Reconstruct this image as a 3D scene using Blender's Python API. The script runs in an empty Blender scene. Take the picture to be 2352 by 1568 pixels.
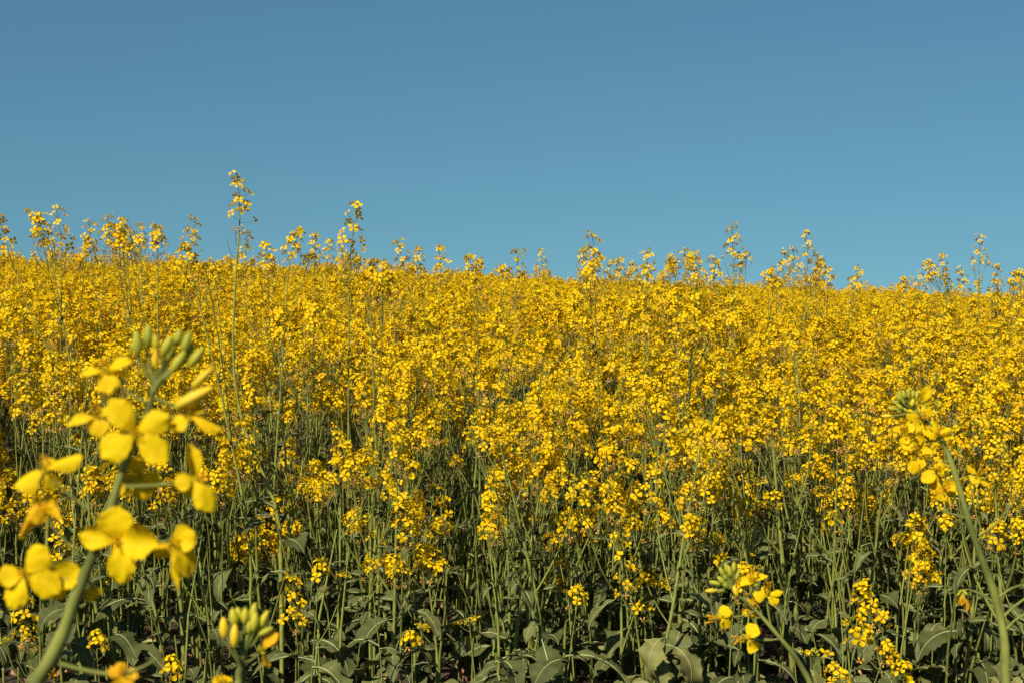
import bpy, math, random
import numpy as np
from mathutils import Vector, Matrix
R = math.radians
scene = bpy.context.scene
col = scene.collection

# ------------------------------------------------------------------ camera
PITCH = R(-2.5)
cd = bpy.data.cameras.new("camera"); cam = bpy.data.objects.new("camera", cd); col.objects.link(cam)
cam.location = (0, 0, 0); cam.rotation_euler = (R(90) + PITCH, 0, 0)
cd.lens = 50; cd.sensor_width = 36; cd.clip_start = 0.02; cd.clip_end = 3000
cd.dof.use_dof = True; cd.dof.focus_distance = 3.6; cd.dof.aperture_fstop = 32
scene.camera = cam
FPX = 50 / 36 * 2352
CAMR = Matrix.Rotation(R(90) + PITCH, 3, 'X')
def at(px, py, d):                      # picture point at distance d in front of the camera
    return CAMR @ Vector(((px - 1176) / FPX * d, -(py - 784) / FPX * d, -d))

# ------------------------------------------------------------------ sky, sun, exposure
SUN_EL, SUN_AZ = R(45), R(-31)          # azimuth of the sun behind the camera, negative = to the left
w = bpy.data.worlds.new("World"); scene.world = w; w.use_nodes = True
nt = w.node_tree; nt.nodes.clear()
out = nt.nodes.new("ShaderNodeOutputWorld"); bg = nt.nodes.new("ShaderNodeBackground")
sky = nt.nodes.new("ShaderNodeTexSky"); sky.sky_type = 'NISHITA'; sky.sun_disc = False
sdir = Vector((math.sin(SUN_AZ) * math.cos(SUN_EL), -math.cos(SUN_AZ) * math.cos(SUN_EL), math.sin(SUN_EL)))
sky.sun_elevation = SUN_EL; sky.sun_rotation = math.atan2(sdir.x, sdir.y)
sky.air_density = 1.0; sky.dust_density = 0.3; sky.ozone_density = 2.0; sky.altitude = 300
mul = nt.nodes.new("ShaderNodeMix"); mul.data_type = 'RGBA'; mul.blend_type = 'MULTIPLY'; mul.inputs[0].default_value = 1
SKY_TINT = (0.565, 0.93, 0.93, 1)
mul.inputs[7].default_value = SKY_TINT
wtc = nt.nodes.new("ShaderNodeTexCoord"); wmp = nt.nodes.new("ShaderNodeMapping"); wmp.inputs['Location'].default_value = (0, 0.1, 0.12); wmp.inputs['Scale'].default_value = (1, 1, 0.7)
nt.links.new(wtc.outputs['Generated'], wmp.inputs[0]); nt.links.new(wmp.outputs[0], sky.inputs[0])
nt.links.new(sky.outputs[0], mul.inputs[6]); nt.links.new(mul.outputs[2], bg.inputs[0])
bg.inputs[1].default_value = 0.0585
nt.links.new(bg.outputs[0], out.inputs[0])
sl = bpy.data.lights.new("sun", 'SUN'); sl.energy = 5.0; sl.angle = R(0.5); sl.color = (1.0, 0.88, 0.68)
so = bpy.data.objects.new("sun", sl); col.objects.link(so)
so.rotation_euler = sdir.to_track_quat('Z', 'Y').to_euler(); so.location = (-3, -6, 6)
vs = scene.view_settings; vs.view_transform = 'Standard'; vs.look = 'None'; vs.exposure = 0.38; vs.gamma = 1
cy = scene.cycles
cy.use_denoising = False; cy.max_bounces = 5; cy.diffuse_bounces = 2; cy.transmission_bounces = 3; cy.glossy_bounces = 2
cy.caustics_reflective = False; cy.caustics_refractive = False

# ------------------------------------------------------------------ materials
def newmat(name):
    m = bpy.data.materials.new(name); m.use_nodes = True
    n = m.node_tree.nodes; n.clear()
    o = n.new("ShaderNodeOutputMaterial"); return m, m.node_tree, o
def ramp(t, stops, inp):
    r = t.nodes.new("ShaderNodeValToRGB"); e = r.color_ramp.elements
    while len(e) < len(stops): e.new(0.5)
    for k, (p, c) in enumerate(stops): e[k].position = p; e[k].color = (*c, 1)
    t.links.new(inp, r.inputs[0]); return r
def noise(t, scale, detail=3, vec=None):
    n = t.nodes.new("ShaderNodeTexNoise"); n.inputs['Scale'].default_value = scale; n.inputs['Detail'].default_value = detail
    if vec is None:
        tc = t.nodes.new("ShaderNodeTexCoord"); vec = tc.outputs['Object']
    t.links.new(vec, n.inputs['Vector']); return n
def thin_mat(name, stops, trans_mul, trans, rough, nscale, namt, spec=0.3, bump=0.0):
    m, t, o = newmat(name)
    a = t.nodes.new("ShaderNodeAttribute"); a.attribute_name = "var"
    r = ramp(t, stops, a.outputs['Fac'])
    nz = noise(t, nscale)
    mr = t.nodes.new("ShaderNodeMapRange"); mr.inputs[3].default_value = 1 - namt; mr.inputs[4].default_value = 1 + namt
    mr.inputs[1].default_value = 0.3; mr.inputs[2].default_value = 0.7
    t.links.new(nz.outputs[0], mr.inputs[0])
    mm = t.nodes.new("ShaderNodeMix"); mm.data_type = 'RGBA'; mm.blend_type = 'MULTIPLY'; mm.inputs[0].default_value = 1
    t.links.new(r.outputs[0], mm.inputs[6]); t.links.new(mr.outputs[0], mm.inputs[7])
    p = t.nodes.new("ShaderNodeBsdfPrincipled"); p.inputs['Roughness'].default_value = rough
    p.inputs['Specular IOR Level'].default_value = spec
    t.links.new(mm.outputs[2], p.inputs['Base Color'])
    if bump:
        b = t.nodes.new("ShaderNodeBump"); b.inputs['Strength'].default_value = bump; b.inputs['Distance'].default_value = 0.002
        t.links.new(nz.outputs[0], b.inputs['Height']); t.links.new(b.outputs[0], p.inputs['Normal'])
    if trans > 0:
        tb = t.nodes.new("ShaderNodeBsdfTranslucent")
        tm = t.nodes.new("ShaderNodeMix"); tm.data_type = 'RGBA'; tm.blend_type = 'MULTIPLY'; tm.inputs[0].default_value = 1
        t.links.new(mm.outputs[2], tm.inputs[6]); tm.inputs[7].default_value = (*trans_mul, 1)
        t.links.new(tm.outputs[2], tb.inputs['Color'])
        mx = t.nodes.new("ShaderNodeMixShader"); mx.inputs[0].default_value = trans
        t.links.new(p.outputs[0], mx.inputs[1]); t.links.new(tb.outputs[0], mx.inputs[2])
        t.links.new(mx.outputs[0], o.inputs[0])
    else:
        t.links.new(p.outputs[0], o.inputs[0])
    return m
M_PETAL = thin_mat("yellow_petal", [(0, (0.80, 0.602, 0.003)), (0.45, (0.77, 0.495, 0.004)), (0.7, (0.76, 0.37, 0.012)), (1, (0.72, 0.41, 0.13))],
                   (1.0, 0.90, 0.5), 0.28, 0.65, 90, 0.10, spec=0.12)
M_STEM = thin_mat("green_stem", [(0, (0.145, 0.17, 0.034)), (0.5, (0.235, 0.26, 0.058)), (1, (0.10, 0.118, 0.028))],
                  (1, 1, 1), 0.0, 0.6, 60, 0.25, spec=0.15)
M_BUD = thin_mat("green_bud", [(0, (0.26, 0.29, 0.03)), (0.6, (0.45, 0.41, 0.02)), (1, (0.78, 0.52, 0.02))],
                 (1, 1, 1), 0.10, 0.5, 60, 0.10)
M_LEAF = thin_mat("glaucous_leaf", [(0, (0.060, 0.071, 0.023)), (0.5, (0.145, 0.157, 0.056)), (0.62, (0.24, 0.22, 0.06)), (0.8, (0.36, 0.40, 0.20)), (1, (0.44, 0.46, 0.26))],
                  (0.9, 1.1, 0.35), 0.08, 0.65, 35, 0.22, spec=0.12, bump=0.25)
M_DRY = thin_mat("dry_leaf", [(0, (0.30, 0.13, 0.06)), (1, (0.55, 0.32, 0.20))], (1, 0.7, 0.5), 0.2, 0.8, 60, 0.3)
def soil_mat():
    m, t, o = newmat("soil")
    n1 = noise(t, 6, 8); n2 = noise(t, 60, 4)
    r = ramp(t, [(0.3, (0.025, 0.016, 0.010)), (0.6, (0.07, 0.042, 0.027)), (0.8, (0.15, 0.09, 0.06))], n1.outputs[0])
    p = t.nodes.new("ShaderNodeBsdfPrincipled"); p.inputs['Roughness'].default_value = 0.95
    t.links.new(r.outputs[0], p.inputs['Base Color'])
    b = t.nodes.new("ShaderNodeBump"); b.inputs['Strength'].default_value = 0.9; b.inputs['Distance'].default_value = 0.02
    t.links.new(n2.outputs[0], b.inputs['Height']); t.links.new(b.outputs[0], p.inputs['Normal'])
    t.links.new(p.outputs[0], o.inputs[0]); return m
M_SOIL = soil_mat()
MATS = [M_PETAL, M_STEM, M_BUD, M_LEAF, M_DRY]
PETAL, STEM, BUD, LEAF, DRY = range(5)

# ------------------------------------------------------------------ mesh accumulator (quads only; a triangle repeats a vertex-free quad)
class Acc:
    def __init__(s): s.V = []; s.F = []; s.M = []; s.A = []; s.n = 0
    def add(s, V, F, mat, var=0.0):
        V = np.asarray(V, float); F = np.asarray(F, int)
        s.V.append(V); s.F.append(F + s.n)
        s.M.append(np.full(len(F), mat) if np.isscalar(mat) else np.asarray(mat))
        s.A.append(np.full(len(V), var) if np.isscalar(var) else np.asarray(var, float))
        s.n += len(V)
    def flat(s):
        if len(s.V) != 1: s.V = [np.concatenate(s.V)]; s.F = [np.concatenate(s.F)]; s.M = [np.concatenate(s.M)]; s.A = [np.concatenate(s.A)]
        return s.V[0], s.F[0], s.M[0], s.A[0]
    def merge(s, o, mat4=None, dvar=0.0):
        V, F, M, A = o.flat()
        if mat4 is not None:
            m = np.array(mat4); V = V @ m[:3, :3].T + m[:3, 3]
        s.V.append(V); s.F.append(F + s.n); s.M.append(M); s.A.append(np.clip(A + dvar, 0, 1)); s.n += len(V)
    def mesh(s, name):
        V, F, M, A = s.flat()
        me = bpy.data.meshes.new(name)
        me.vertices.add(len(V)); me.vertices.foreach_set("co", V.astype(np.float32).ravel())
        me.loops.add(F.size); me.loops.foreach_set("vertex_index", F.astype(np.int32).ravel())
        me.polygons.add(len(F))
        me.polygons.foreach_set("loop_start", (np.arange(len(F)) * 4).astype(np.int32))
        used = np.unique(M); remap = np.zeros(16, int)
        for k, u in enumerate(used): me.materials.append(MATS[u]); remap[u] = k
        me.polygons.foreach_set("material_index", remap[M].astype(np.int32))
        me.polygons.foreach_set("use_smooth", np.ones(len(F), bool))
        at_ = me.attributes.new("var", 'FLOAT', 'POINT'); at_.data.foreach_set("value", A.astype(np.float32))
        me.update(calc_edges=True); return me
def unit(v): v = np.asarray(v, float); return v / (np.linalg.norm(v) + 1e-12)
def frame(z, x=None):
    z = unit(z)
    if x is None: x = np.array([1., 0, 0]) if abs(z[0]) < 0.9 else np.array([0, 1., 0])
    x = np.asarray(x, float); x = unit(x - z * np.dot(x, z)); return np.stack([x, np.cross(z, x), z], 1)
def mat4(Rm, t, s=1.0):
    m = np.eye(4); m[:3, :3] = Rm * s; m[:3, 3] = t; return m
def tube(acc, pts, radii, mat=STEM, var=0.3, sides=6):
    pts = np.asarray(pts, float); n = len(pts); radii = np.broadcast_to(radii, (n,))
    tan = np.gradient(pts, axis=0); x = np.array([1., 0.1, 0]); V = []
    for k in range(n):
        Fm = frame(tan[k], x); x = Fm[:, 0]
        a = np.arange(sides) * 2 * math.pi / sides
        V.append(pts[k] + radii[k] * (np.cos(a)[:, None] * Fm[:, 0] + np.sin(a)[:, None] * Fm[:, 1]))
    V = np.concatenate(V); F = []
    for k in range(n - 1):
        for j in range(sides):
            F.append((k * sides + j, k * sides + (j + 1) % sides, (k + 1) * sides + (j + 1) % sides, (k + 1) * sides + j))
    acc.add(V, F, mat, var)
def spline(P, n):
    P = np.asarray(P, float); m = len(P)
    if m == 2: return P[0] + (P[1] - P[0]) * np.linspace(0, 1, n)[:, None]
    Q = np.vstack([2 * P[0] - P[1], P, 2 * P[-1] - P[-2]]); out_ = []
    for t in np.linspace(0, m - 1 - 1e-9, n):
        i = int(t); f = t - i; a, b, c, d = Q[i:i + 4]
        out_.append(0.5 * ((2 * b) + (c - a) * f + (2 * a - 5 * b + 4 * c - d) * f * f + (3 * b - a - 3 * c + d) * f ** 3))
    return np.array(out_)
def grid(nu, nv):
    F = []
    for i in range(nu):
        for j in range(nv):
            a = i * (nv + 1) + j; F.append((a, a + 1, a + nv + 2, a + nv + 1))
    return F
def petal_width(u):   # narrow claw opening into a rounded limb
    c = 0.16 + 0.84 * np.clip((u - 0.10) / 0.48, 0, 1) ** 1.2
    return c * np.sqrt(np.clip(1 - np.clip((u - 0.62) / 0.38, 0, 1) ** 2.4, 0, 1))
def petal_width_broad(u):
    c = 0.16 + 0.84 * np.sin(np.clip((u - 0.06) / 0.54, 0, 1) * 1.5708) ** 1.1
    return c * np.sqrt(np.clip(1 - np.clip((u - 0.56) / 0.44, 0, 1) ** 2.1, 0, 1))
# local petal: grows along +x with the flower axis +z, length 1
def petal(nu, nv, width, rng, lift=0.25, droop=0.15, cup=0.12, wav=0.0, pw=petal_width):
    u = np.linspace(0, 1, nu + 1) ** 0.9; v = np.linspace(-1, 1, nv + 1)
    U, Vv = np.meshgrid(u, v, indexing='ij')
    W = pw(U); W[-1] = np.maximum(W[-1], 0.22)
    x = U * (1 - 0.07 * (np.abs(Vv) ** 2) * (U > 0.8)) - 0.04 * (U > 0.97) * (np.abs(Vv) < 0.3)
    y = Vv * W * width / 2
    z = lift * np.minimum(U / 0.3, 1) - droop * np.clip(U - 0.3, 0, 1) ** 1.6 * 1.7 + cup * (Vv * W) ** 2
    if nv > 6:
        ee = 1 + 0.05 * np.sin(U * 31 + rng.uniform(0, 6)) * (np.abs(Vv) > .7) + 0.03 * rng.normal(0, 1, U.shape) * (np.abs(Vv) > .85)
        y = y * ee; z = z + 0.012 * np.sin(Vv * 11 + rng.uniform(0, 6)) * U + 0.010 * np.sin(U * 23 + Vv * 3) * np.abs(Vv)
        x = x * (1 - 0.03 * np.exp(-(Vv / 0.22) ** 2) * (U > 0.93))
    if wav:
        ph = rng.uniform(0, 6.28, 3)
        z = z + wav * (np.sin(U * 5 + ph[0]) * Vv + 0.6 * np.sin(Vv * 4 + ph[1]) * U + 0.4 * np.sin(U * 9 + Vv * 5 + ph[2]) * U)
    z = z + 0.012 * np.cos(Vv * 3.14) * 0
    return np.stack([x, y, z], -1).reshape(-1, 3), grid(nu, nv)
def flower_acc(seed, nu=3, nv=2, withered=False, closed=0.0):
    rng = np.random.default_rng(seed); a = Acc()
    rot0 = rng.uniform(0, 1.57)
    for k in range(4):
        L = rng.uniform(0.0092, 0.0112); ang = rot0 + k * 1.571 + rng.normal(0, 0.12)
        if withered:
            V, F = petal(nu, nv, 0.45, rng, 0.3, rng.uniform(0.2, 1.1), -0.4, 0.12); L *= 0.8
        else:
            V, F = petal(nu, nv, rng.uniform(0.70, 0.86), rng, 0.28, rng.uniform(-0.15, 0.38), rng.uniform(-0.2, 0.25), 0.05)
        V = V * L; V[:, 0] += 0.0006
        if closed:
            c, s_ = math.cos(closed), math.sin(closed); x = V[:, 0] * c - V[:, 2] * s_; z = V[:, 0] * s_ + V[:, 2] * c; V = np.stack([x, V[:, 1], z], 1)
        c, s_ = math.cos(ang), math.sin(ang)
        V = np.stack([V[:, 0] * c - V[:, 1] * s_, V[:, 0] * s_ + V[:, 1] * c, V[:, 2]], 1)
        a.add(V, F, PETAL, np.clip(rng.uniform(0.0, 0.30) + (0.85 if withered else 0), 0, 1))
    for k in range(5):      # stamens and pistil as slim blades
        an = rng.uniform(0, 6.28); r = 0.0016; d = np.array([math.cos(an), math.sin(an), 0])
        p = np.array([-d[1], d[0], 0]) * 0.0005
        V = [d * 0.0003 - p, d * 0.0003 + p, d * r + p * 1.6 + [0, 0, 0.0055], d * r - p * 1.6 + [0, 0, 0.0055]]
        a.add(V, [(0, 1, 2, 3)], PETAL, 0.35)
    return a
def ellipsoid(acc, mid, axis, length, width, mat, var, sides=6, rings=4, taper=0.0):
    Fm = frame(axis); V = []
    for i in range(rings + 1):
        t = i / rings; r = max(0.08, math.sin(math.pi * (0.06 + 0.88 * t)) ** 0.75) * (1 - taper * t) * width / 2
        for j in range(sides):
            a = j * 2 * math.pi / sides
            V.append(np.asarray(mid) + Fm[:, 2] * (t - 0.5) * length + r * (math.cos(a) * Fm[:, 0] + math.sin(a) * Fm[:, 1]))
    F = [(i * sides + j, i * sides + (j + 1) % sides, (i + 1) * sides + (j + 1) % sides, (i + 1) * sides + j) for i in range(rings) for j in range(sides)]
    if sides == 6:
        F.append((rings * 6, rings * 6 + 1, rings * 6 + 2, rings * 6 + 3)); F.append((rings * 6, rings * 6 + 3, rings * 6 + 4, rings * 6 + 5))
    elif sides == 4: F.append(tuple(rings * 4 + j for j in range(4)))
    acc.add(V, F, mat, var)

def flower_pool(nu, nv, s):
    return ([flower_acc(s + k, nu, nv) for k in range(10)] + [flower_acc(s + 50 + k, nu, nv, closed=0.7) for k in range(3)],
            [flower_acc(s + 80 + k, nu, nv, withered=True) for k in range(4)])
POOL_N = flower_pool(4, 2, 100); POOL_F = flower_pool(2, 2, 300)

# ------------------------------------------------------------------ flower cluster (raceme): stands on its branch tip, grows along +z
def cluster_acc(seed, kind, pool, far=False):
    rng = np.random.default_rng(seed); a = Acc(); flowers, dead = pool
    if kind == 'dense': L, nf, nb, nd, npod = rng.uniform(.06, .095), rng.integers(17, 24), 9, 4, 4
    elif kind == 'tall': L, nf, nb, nd, npod = rng.uniform(.10, .15), rng.integers(15, 21), 7, 3, 5
    elif kind == 'open': L, nf, nb, nd, npod = rng.uniform(.07, .10), rng.integers(12, 17), 8, 5, 8
    elif kind == 'small': L, nf, nb, nd, npod = rng.uniform(.03, .045), rng.integers(5, 9), 8, 1, 2
    else: L, nf, nb, nd, npod = rng.uniform(.02, .03), 2, 18, 0, 0
    if far: nb //= 2; npod //= 2
    bend = rng.normal(0, 0.12, 2)
    def ax(t): return np.array([bend[0] * t * t * L, bend[1] * t * t * L, t * L])
    tube(a, [ax(t) for t in np.linspace(-0.02, 1.0, 4)], np.linspace(0.0013, 0.0007, 4), STEM, 0.4, 3 if far else 4)
    ga = rng.uniform(0, 6.28)
    sd = 3 if far else 4
    def ped(p0, d, ln):
        d2 = unit(d + [0, 0, 0.35]); p1 = p0 + d * ln * 0.5; p2 = p1 + d2 * ln * 0.5
        tube(a, [p0, p1, p2], [0.0005, 0.0004, 0.0005], STEM, 0.5, 3); return p2
    for k in range(nb):
        ga += 2.4; th = R(8) + R(42) * math.sqrt(k / nb) ; d = np.array([math.sin(th) * math.cos(ga), math.sin(th) * math.sin(ga), math.cos(th)])
        ln = rng.uniform(0.006, 0.011) if kind != 'bud' else rng.uniform(0.008, 0.014)
        p = ax(1 - 0.10 * k / nb * (0.03 / L)); e = p + d * ln
        if not far and k % 2 == 0: tube(a, [p, e], 0.0004, STEM, 0.4, 3)
        ellipsoid(a, e + d * 0.002, d, rng.uniform(0.0045, 0.0065), 0.0026, BUD, min(1, rng.uniform(0, 0.4) + 0.6 * (k / nb) ** 2), 4, 3)
    for k in range(nf):
        t = (k + 0.3) / nf; ga += 2.4 + rng.normal(0, 0.15)
        h = 1 - 0.04 / 1 - t * (0.62 if kind in ('dense', 'small', 'bud') else 0.78)
        if kind in ('tall', 'open'): h += rng.normal(0, 0.02)
        th = R(38 + 42 * t + rng.normal(0, 9)); d = np.array([math.sin(th) * math.cos(ga), math.sin(th) * math.sin(ga), math.cos(th)])
        ln = (rng.uniform(0.009, 0.020) + 0.007 * t) * (1.25 if kind == 'tall' else 0.72 if kind == 'small' else 1.0)
        e = ped(ax(h), d, ln)
        fd = unit(d + np.array([0, 0, 0.25]) + rng.normal(0, 0.38, 3))
        f = flowers[rng.integers(0, len(flowers) if rng.random() < 0.2 else 10)]
        s = rng.uniform(0.85, 1.22)
        a.merge(f, mat4(frame(fd, rng.normal(size=3)), e, s), float(np.clip(rng.normal(0.06, 0.09), -0.05, 0.4)) + 0.10 * t)
    for k in range(nd):
        ga += 2.4; h = rng.uniform(0.0, 0.25); th = R(rng.uniform(60, 100)); d = np.array([math.sin(th) * math.cos(ga), math.sin(th) * math.sin(ga), math.cos(th)])
        e = ped(ax(h), d, 0.017); a.merge(dead[rng.integers(0, len(dead))], mat4(frame(d + rng.normal(0, .4, 3)), e, 0.8), 0)
    for k in range(npod):
        ga += 2.4; h = rng.uniform(-0.5, 0.12); th = R(rng.uniform(40, 65)); d = np.array([math.sin(th) * math.cos(ga), math.sin(th) * math.sin(ga), math.cos(th)])
        p0 = ax(0) + np.array([0, 0, h * L]); p1 = p0 + d * 0.016; d2 = unit(d + [0, 0, 1.2]); pl = rng.uniform(0.018, 0.042)
        tube(a, [p0, p1, p1 + d2 * pl * 0.6, p1 + unit(d2 + [0, 0, .3]) * pl], [0.0004, 0.0007, 0.0009, 0.0003], STEM, 0.2, 3)
    return a

# ------------------------------------------------------------------ leaves, growing along +x from the origin, face +z
def leaf_acc(seed, L, W, droop, lob=0.25, petiole=0.2, nu=22, nv=6, var=0.2):
    rng = np.random.default_rng(seed); a = Acc(); u = np.linspace(0, 1, nu + 1); v = np.linspace(-1, 1, nv + 1)
    U, Vv = np.meshgrid(u, v, indexing='ij')
    t = np.clip((u - petiole) / (1 - petiole), 0, 1)
    prof = np.sin(math.pi * np.clip(t, 0, 1) ** 0.62) ** 0.75 * (0.75 + 0.35 * t)
    prof = np.maximum(prof, 0.03); prof[-1] = 0.05
    ph = rng.uniform(0, 6.28, 4)
    ed = 1 + lob * (np.sin(u[:, None] * rng.uniform(13, 19) + ph[0] + np.sign(Vv) * 1.3) * 0.5 + rng.uniform(-0.6, 0.6, (nu + 1, nv + 1)) * 0.9) * (np.abs(Vv) > 0.6)
    y = Vv * prof[:, None] * W / 2 * ed
    bendk = droop * (u ** 1.25); th = bendk + rng.uniform(0.1, 0.5)
    xs = np.concatenate([[0], np.cumsum(np.cos(-th[:-1] + 0.6) * L / nu)]); zs = np.concatenate([[0], np.cumsum(np.sin(-th[:-1] + 0.6) * L / nu)])
    tx, tz = np.cos(-th + 0.6), np.sin(-th + 0.6)
    fold = rng.uniform(-0.1, 0.5)
    hgt = fold * np.abs(y) + 0.10 * W * (np.sin(u[:, None] * 9 + ph[1] + Vv * 1.5) * Vv ** 2) + 0.07 * W * np.sin(u[:, None] * 14 + ph[2]) * Vv
    X = xs[:, None] - tz[:, None] * hgt; Z = zs[:, None] + tx[:, None] * hgt
    tw = rng.normal(0, 0.5) * u[:, None] ** 2
    Y = y * np.cos(tw); Z = Z + y * np.sin(tw)
    A = np.full(U.shape, var) + rng.normal(0, 0.04) + 0.12 * np.sin(U * 40) * (np.abs(Vv) > .2) * .4
    a.add(np.stack([X, Y, Z], -1).reshape(-1, 3), grid(nu, nv), LEAF, np.clip(A, 0, 0.55).ravel())
    mid = np.stack([xs - tz * 0.0004, 0 * xs, zs + tx * 0.0004], 1)
    tube(a, mid, np.linspace(0.0019, 0.0004, nu + 1) * (L / 0.14) ** 0.5, LEAF, 0.76, 4)
    return a
BIG = [leaf_acc(900 + k, 0.105 + 0.026 * (k % 3), 0.052 + 0.014 * (k % 2), 1.5 + 0.45 * (k % 4), 0.42, 0.20, var=0.60 if k == 7 else 0.05 + 0.06 * (k % 5)) for k in range(10)]
MID_ = [leaf_acc(930 + k, 0.080 + 0.014 * (k % 3), 0.026 + 0.006 * (k % 2), 0.9 + 0.35 * (k % 4), 0.14, 0.03, 12, 4, var=0.08 + 0.08 * (k % 4)) for k in range(8)]
SML = [leaf_acc(960 + k, 0.052 + 0.008 * (k % 3), 0.012, 0.8 + 0.4 * (k % 3), 0.0, 0.0, 7, 2, var=0.2) for k in range(6)]
LEAFACC = BIG + MID_ + SML
LEAFME = [x.mesh("leaf") for x in LEAFACC]
NB, NM, NS = len(BIG), len(MID_), len(SML)
CK = ['dense'] * 6 + ['tall'] * 4 + ['open'] * 6 + ['small'] * 6 + ['bud'] * 3
CLACC = [cluster_acc(500 + k, kd, POOL_N) for k, kd in enumerate(CK)]
CLME = [x.mesh("flower_cluster") for x in CLACC]
CLFAR = [cluster_acc(700 + k, kd, POOL_F, True) for k, kd in enumerate(CK)]
IDX = {k: [i for i, c in enumerate(CK) if c == k] for k in set(CK)}

# ------------------------------------------------------------------ one plant
def plant_parts(rng, path, nbranch, topkind, leafy=1.0, rad=0.0042, low=0.42, spread=1.0, kinds=('dense', 'open', 'small', 'tall')):
    """main stem along PATH with branches; gives the stem shape, the cluster places and the leaf places"""
    a = Acc(); P = spline(path, 14); n = len(P)
    h = np.linalg.norm(np.diff(P, axis=0), axis=1).sum()
    tt = np.linspace(0, 1, n); rd = rad * (1 - tt * 0.70)
    tube(a, P, rd, STEM, rng.uniform(0.1, 0.6), 6)
    def on(t): k = min(int(t * (n - 1)), n - 2); f = t * (n - 1) - k; return P[k] * (1 - f) + P[k + 1] * f, unit(P[k + 1] - P[k]), rad * (1 - t * 0.70)
    cl = []; lv = []
    az = rng.uniform(0, 6.28)
    tip, d, r = on(1.0)
    def addcl(kind, p, d, s):
        cl.append((int(rng.choice(IDX[kind])), mat4(frame(d, [math.cos(az + p[0] * 40), math.sin(az + p[0] * 40), 0]), p, s)))
    addcl(topkind, tip, unit(P[-1] - P[-2]), rng.uniform(0.92, 1.08))
    for b in range(nbranch):
        t = low + (0.93 - low) * (b + rng.uniform(0.1, 0.9)) / max(1, nbranch); az += 2.4 + rng.normal(0, 0.3)
        p, d, r = on(t); ln = h * rng.uniform(0.75, 1.0) * (1.0 - t) * 1.02 + 0.02
        ln = min(ln, h * 0.55)
        o = np.array([math.cos(az), math.sin(az), 0]); d0 = unit(d + o * 0.75 * spread); d1 = unit(d + o * 0.22 * spread)
        Q = [p, p + d0 * ln * 0.35, p + d0 * ln * 0.35 + unit(d0 + d1) * ln * 0.33, p + d0 * ln * 0.35 + unit(d0 + d1) * ln * 0.33 + d1 * ln * 0.32]
        tube(a, spline(Q, 7), np.linspace(r * 0.62, max(0.0010, r * 0.3), 7), STEM, rng.uniform(0.1, 0.6), 5)
        kd = kinds[rng.integers(0, len(kinds))] if ln > 0.06 else ('small' if rng.random() < 0.6 else 'bud')
        addcl(kd, Q[-1], unit(Q[-1] - Q[-2]), rng.uniform(0.85, 1.05))
        k = NB + rng.integers(0, NM) if t < 0.62 else NB + NM + rng.integers(0, NS)
        Fm = frame([0, 0, 1], o); lv.append((int(k), mat4(Fm, p + o * r * 0.6, rng.uniform(0.7, 1.0))))
    for k in range(int(round(leafy * rng.uniform(2.5, 5.0)))):
        t = 0.03 + 0.36 * rng.random() ** 1.2 * (0.7 / max(h, .4)); p, d, r = on(min(t, .6)); az += 2.4; o = np.array([math.cos(az), math.sin(az), 0])
        Fm = frame([0, 0, 1], o)
        big = h * t < 0.20
        idx = rng.integers(0, NB) if big else NB + rng.integers(0, NM)
        lv.append((int(idx), mat4(Fm, p + o * r * 0.7, rng.uniform(0.65, 1.0) * (1 if big else 1.25))))
    if leafy > 1.05:      # outer row: broad low leaves spreading towards the light at the field edge
        for k in range(int(rng.integers(3, 7))):
            az2 = -math.pi / 2 + rng.normal(0, 0.9); o = np.array([math.cos(az2), math.sin(az2), 0]); t = rng.uniform(0.04, 0.34); p, d, r = on(t)
            lv.append((int(rng.integers(0, NB)), mat4(frame([rng.normal(0, .35), rng.normal(0, .35), 1], o), p + o * r * 0.7, rng.uniform(0.55, 1.0))))
    return a, cl, lv

def props(o, label, cat, group=None):
    o["label"] = label
    if cat: o["category"] = cat
    if group: o["group"] = group
def link(name, me, parent, m=None):
    o = bpy.data.objects.new(name, me); col.objects.link(o); o.parent = parent
    if m is not None: o.matrix_basis = Matrix(m.tolist())
    return o
def build_plant(base, path, rng, label, group, **kw):
    root = bpy.data.objects.new("rapeseed_plant", None); col.objects.link(root); root.location = base; root.empty_display_size = 0.05
    props(root, label, "rapeseed plant", group)
    a, cl, lv = plant_parts(rng, path, **kw)
    link("stem", a.mesh("stem"), root)
    for i, m in cl: link("flower_cluster", CLME[i], root, m)
    for i, m in lv: link("leaf", LEAFME[i], root, m)
    return root

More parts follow.
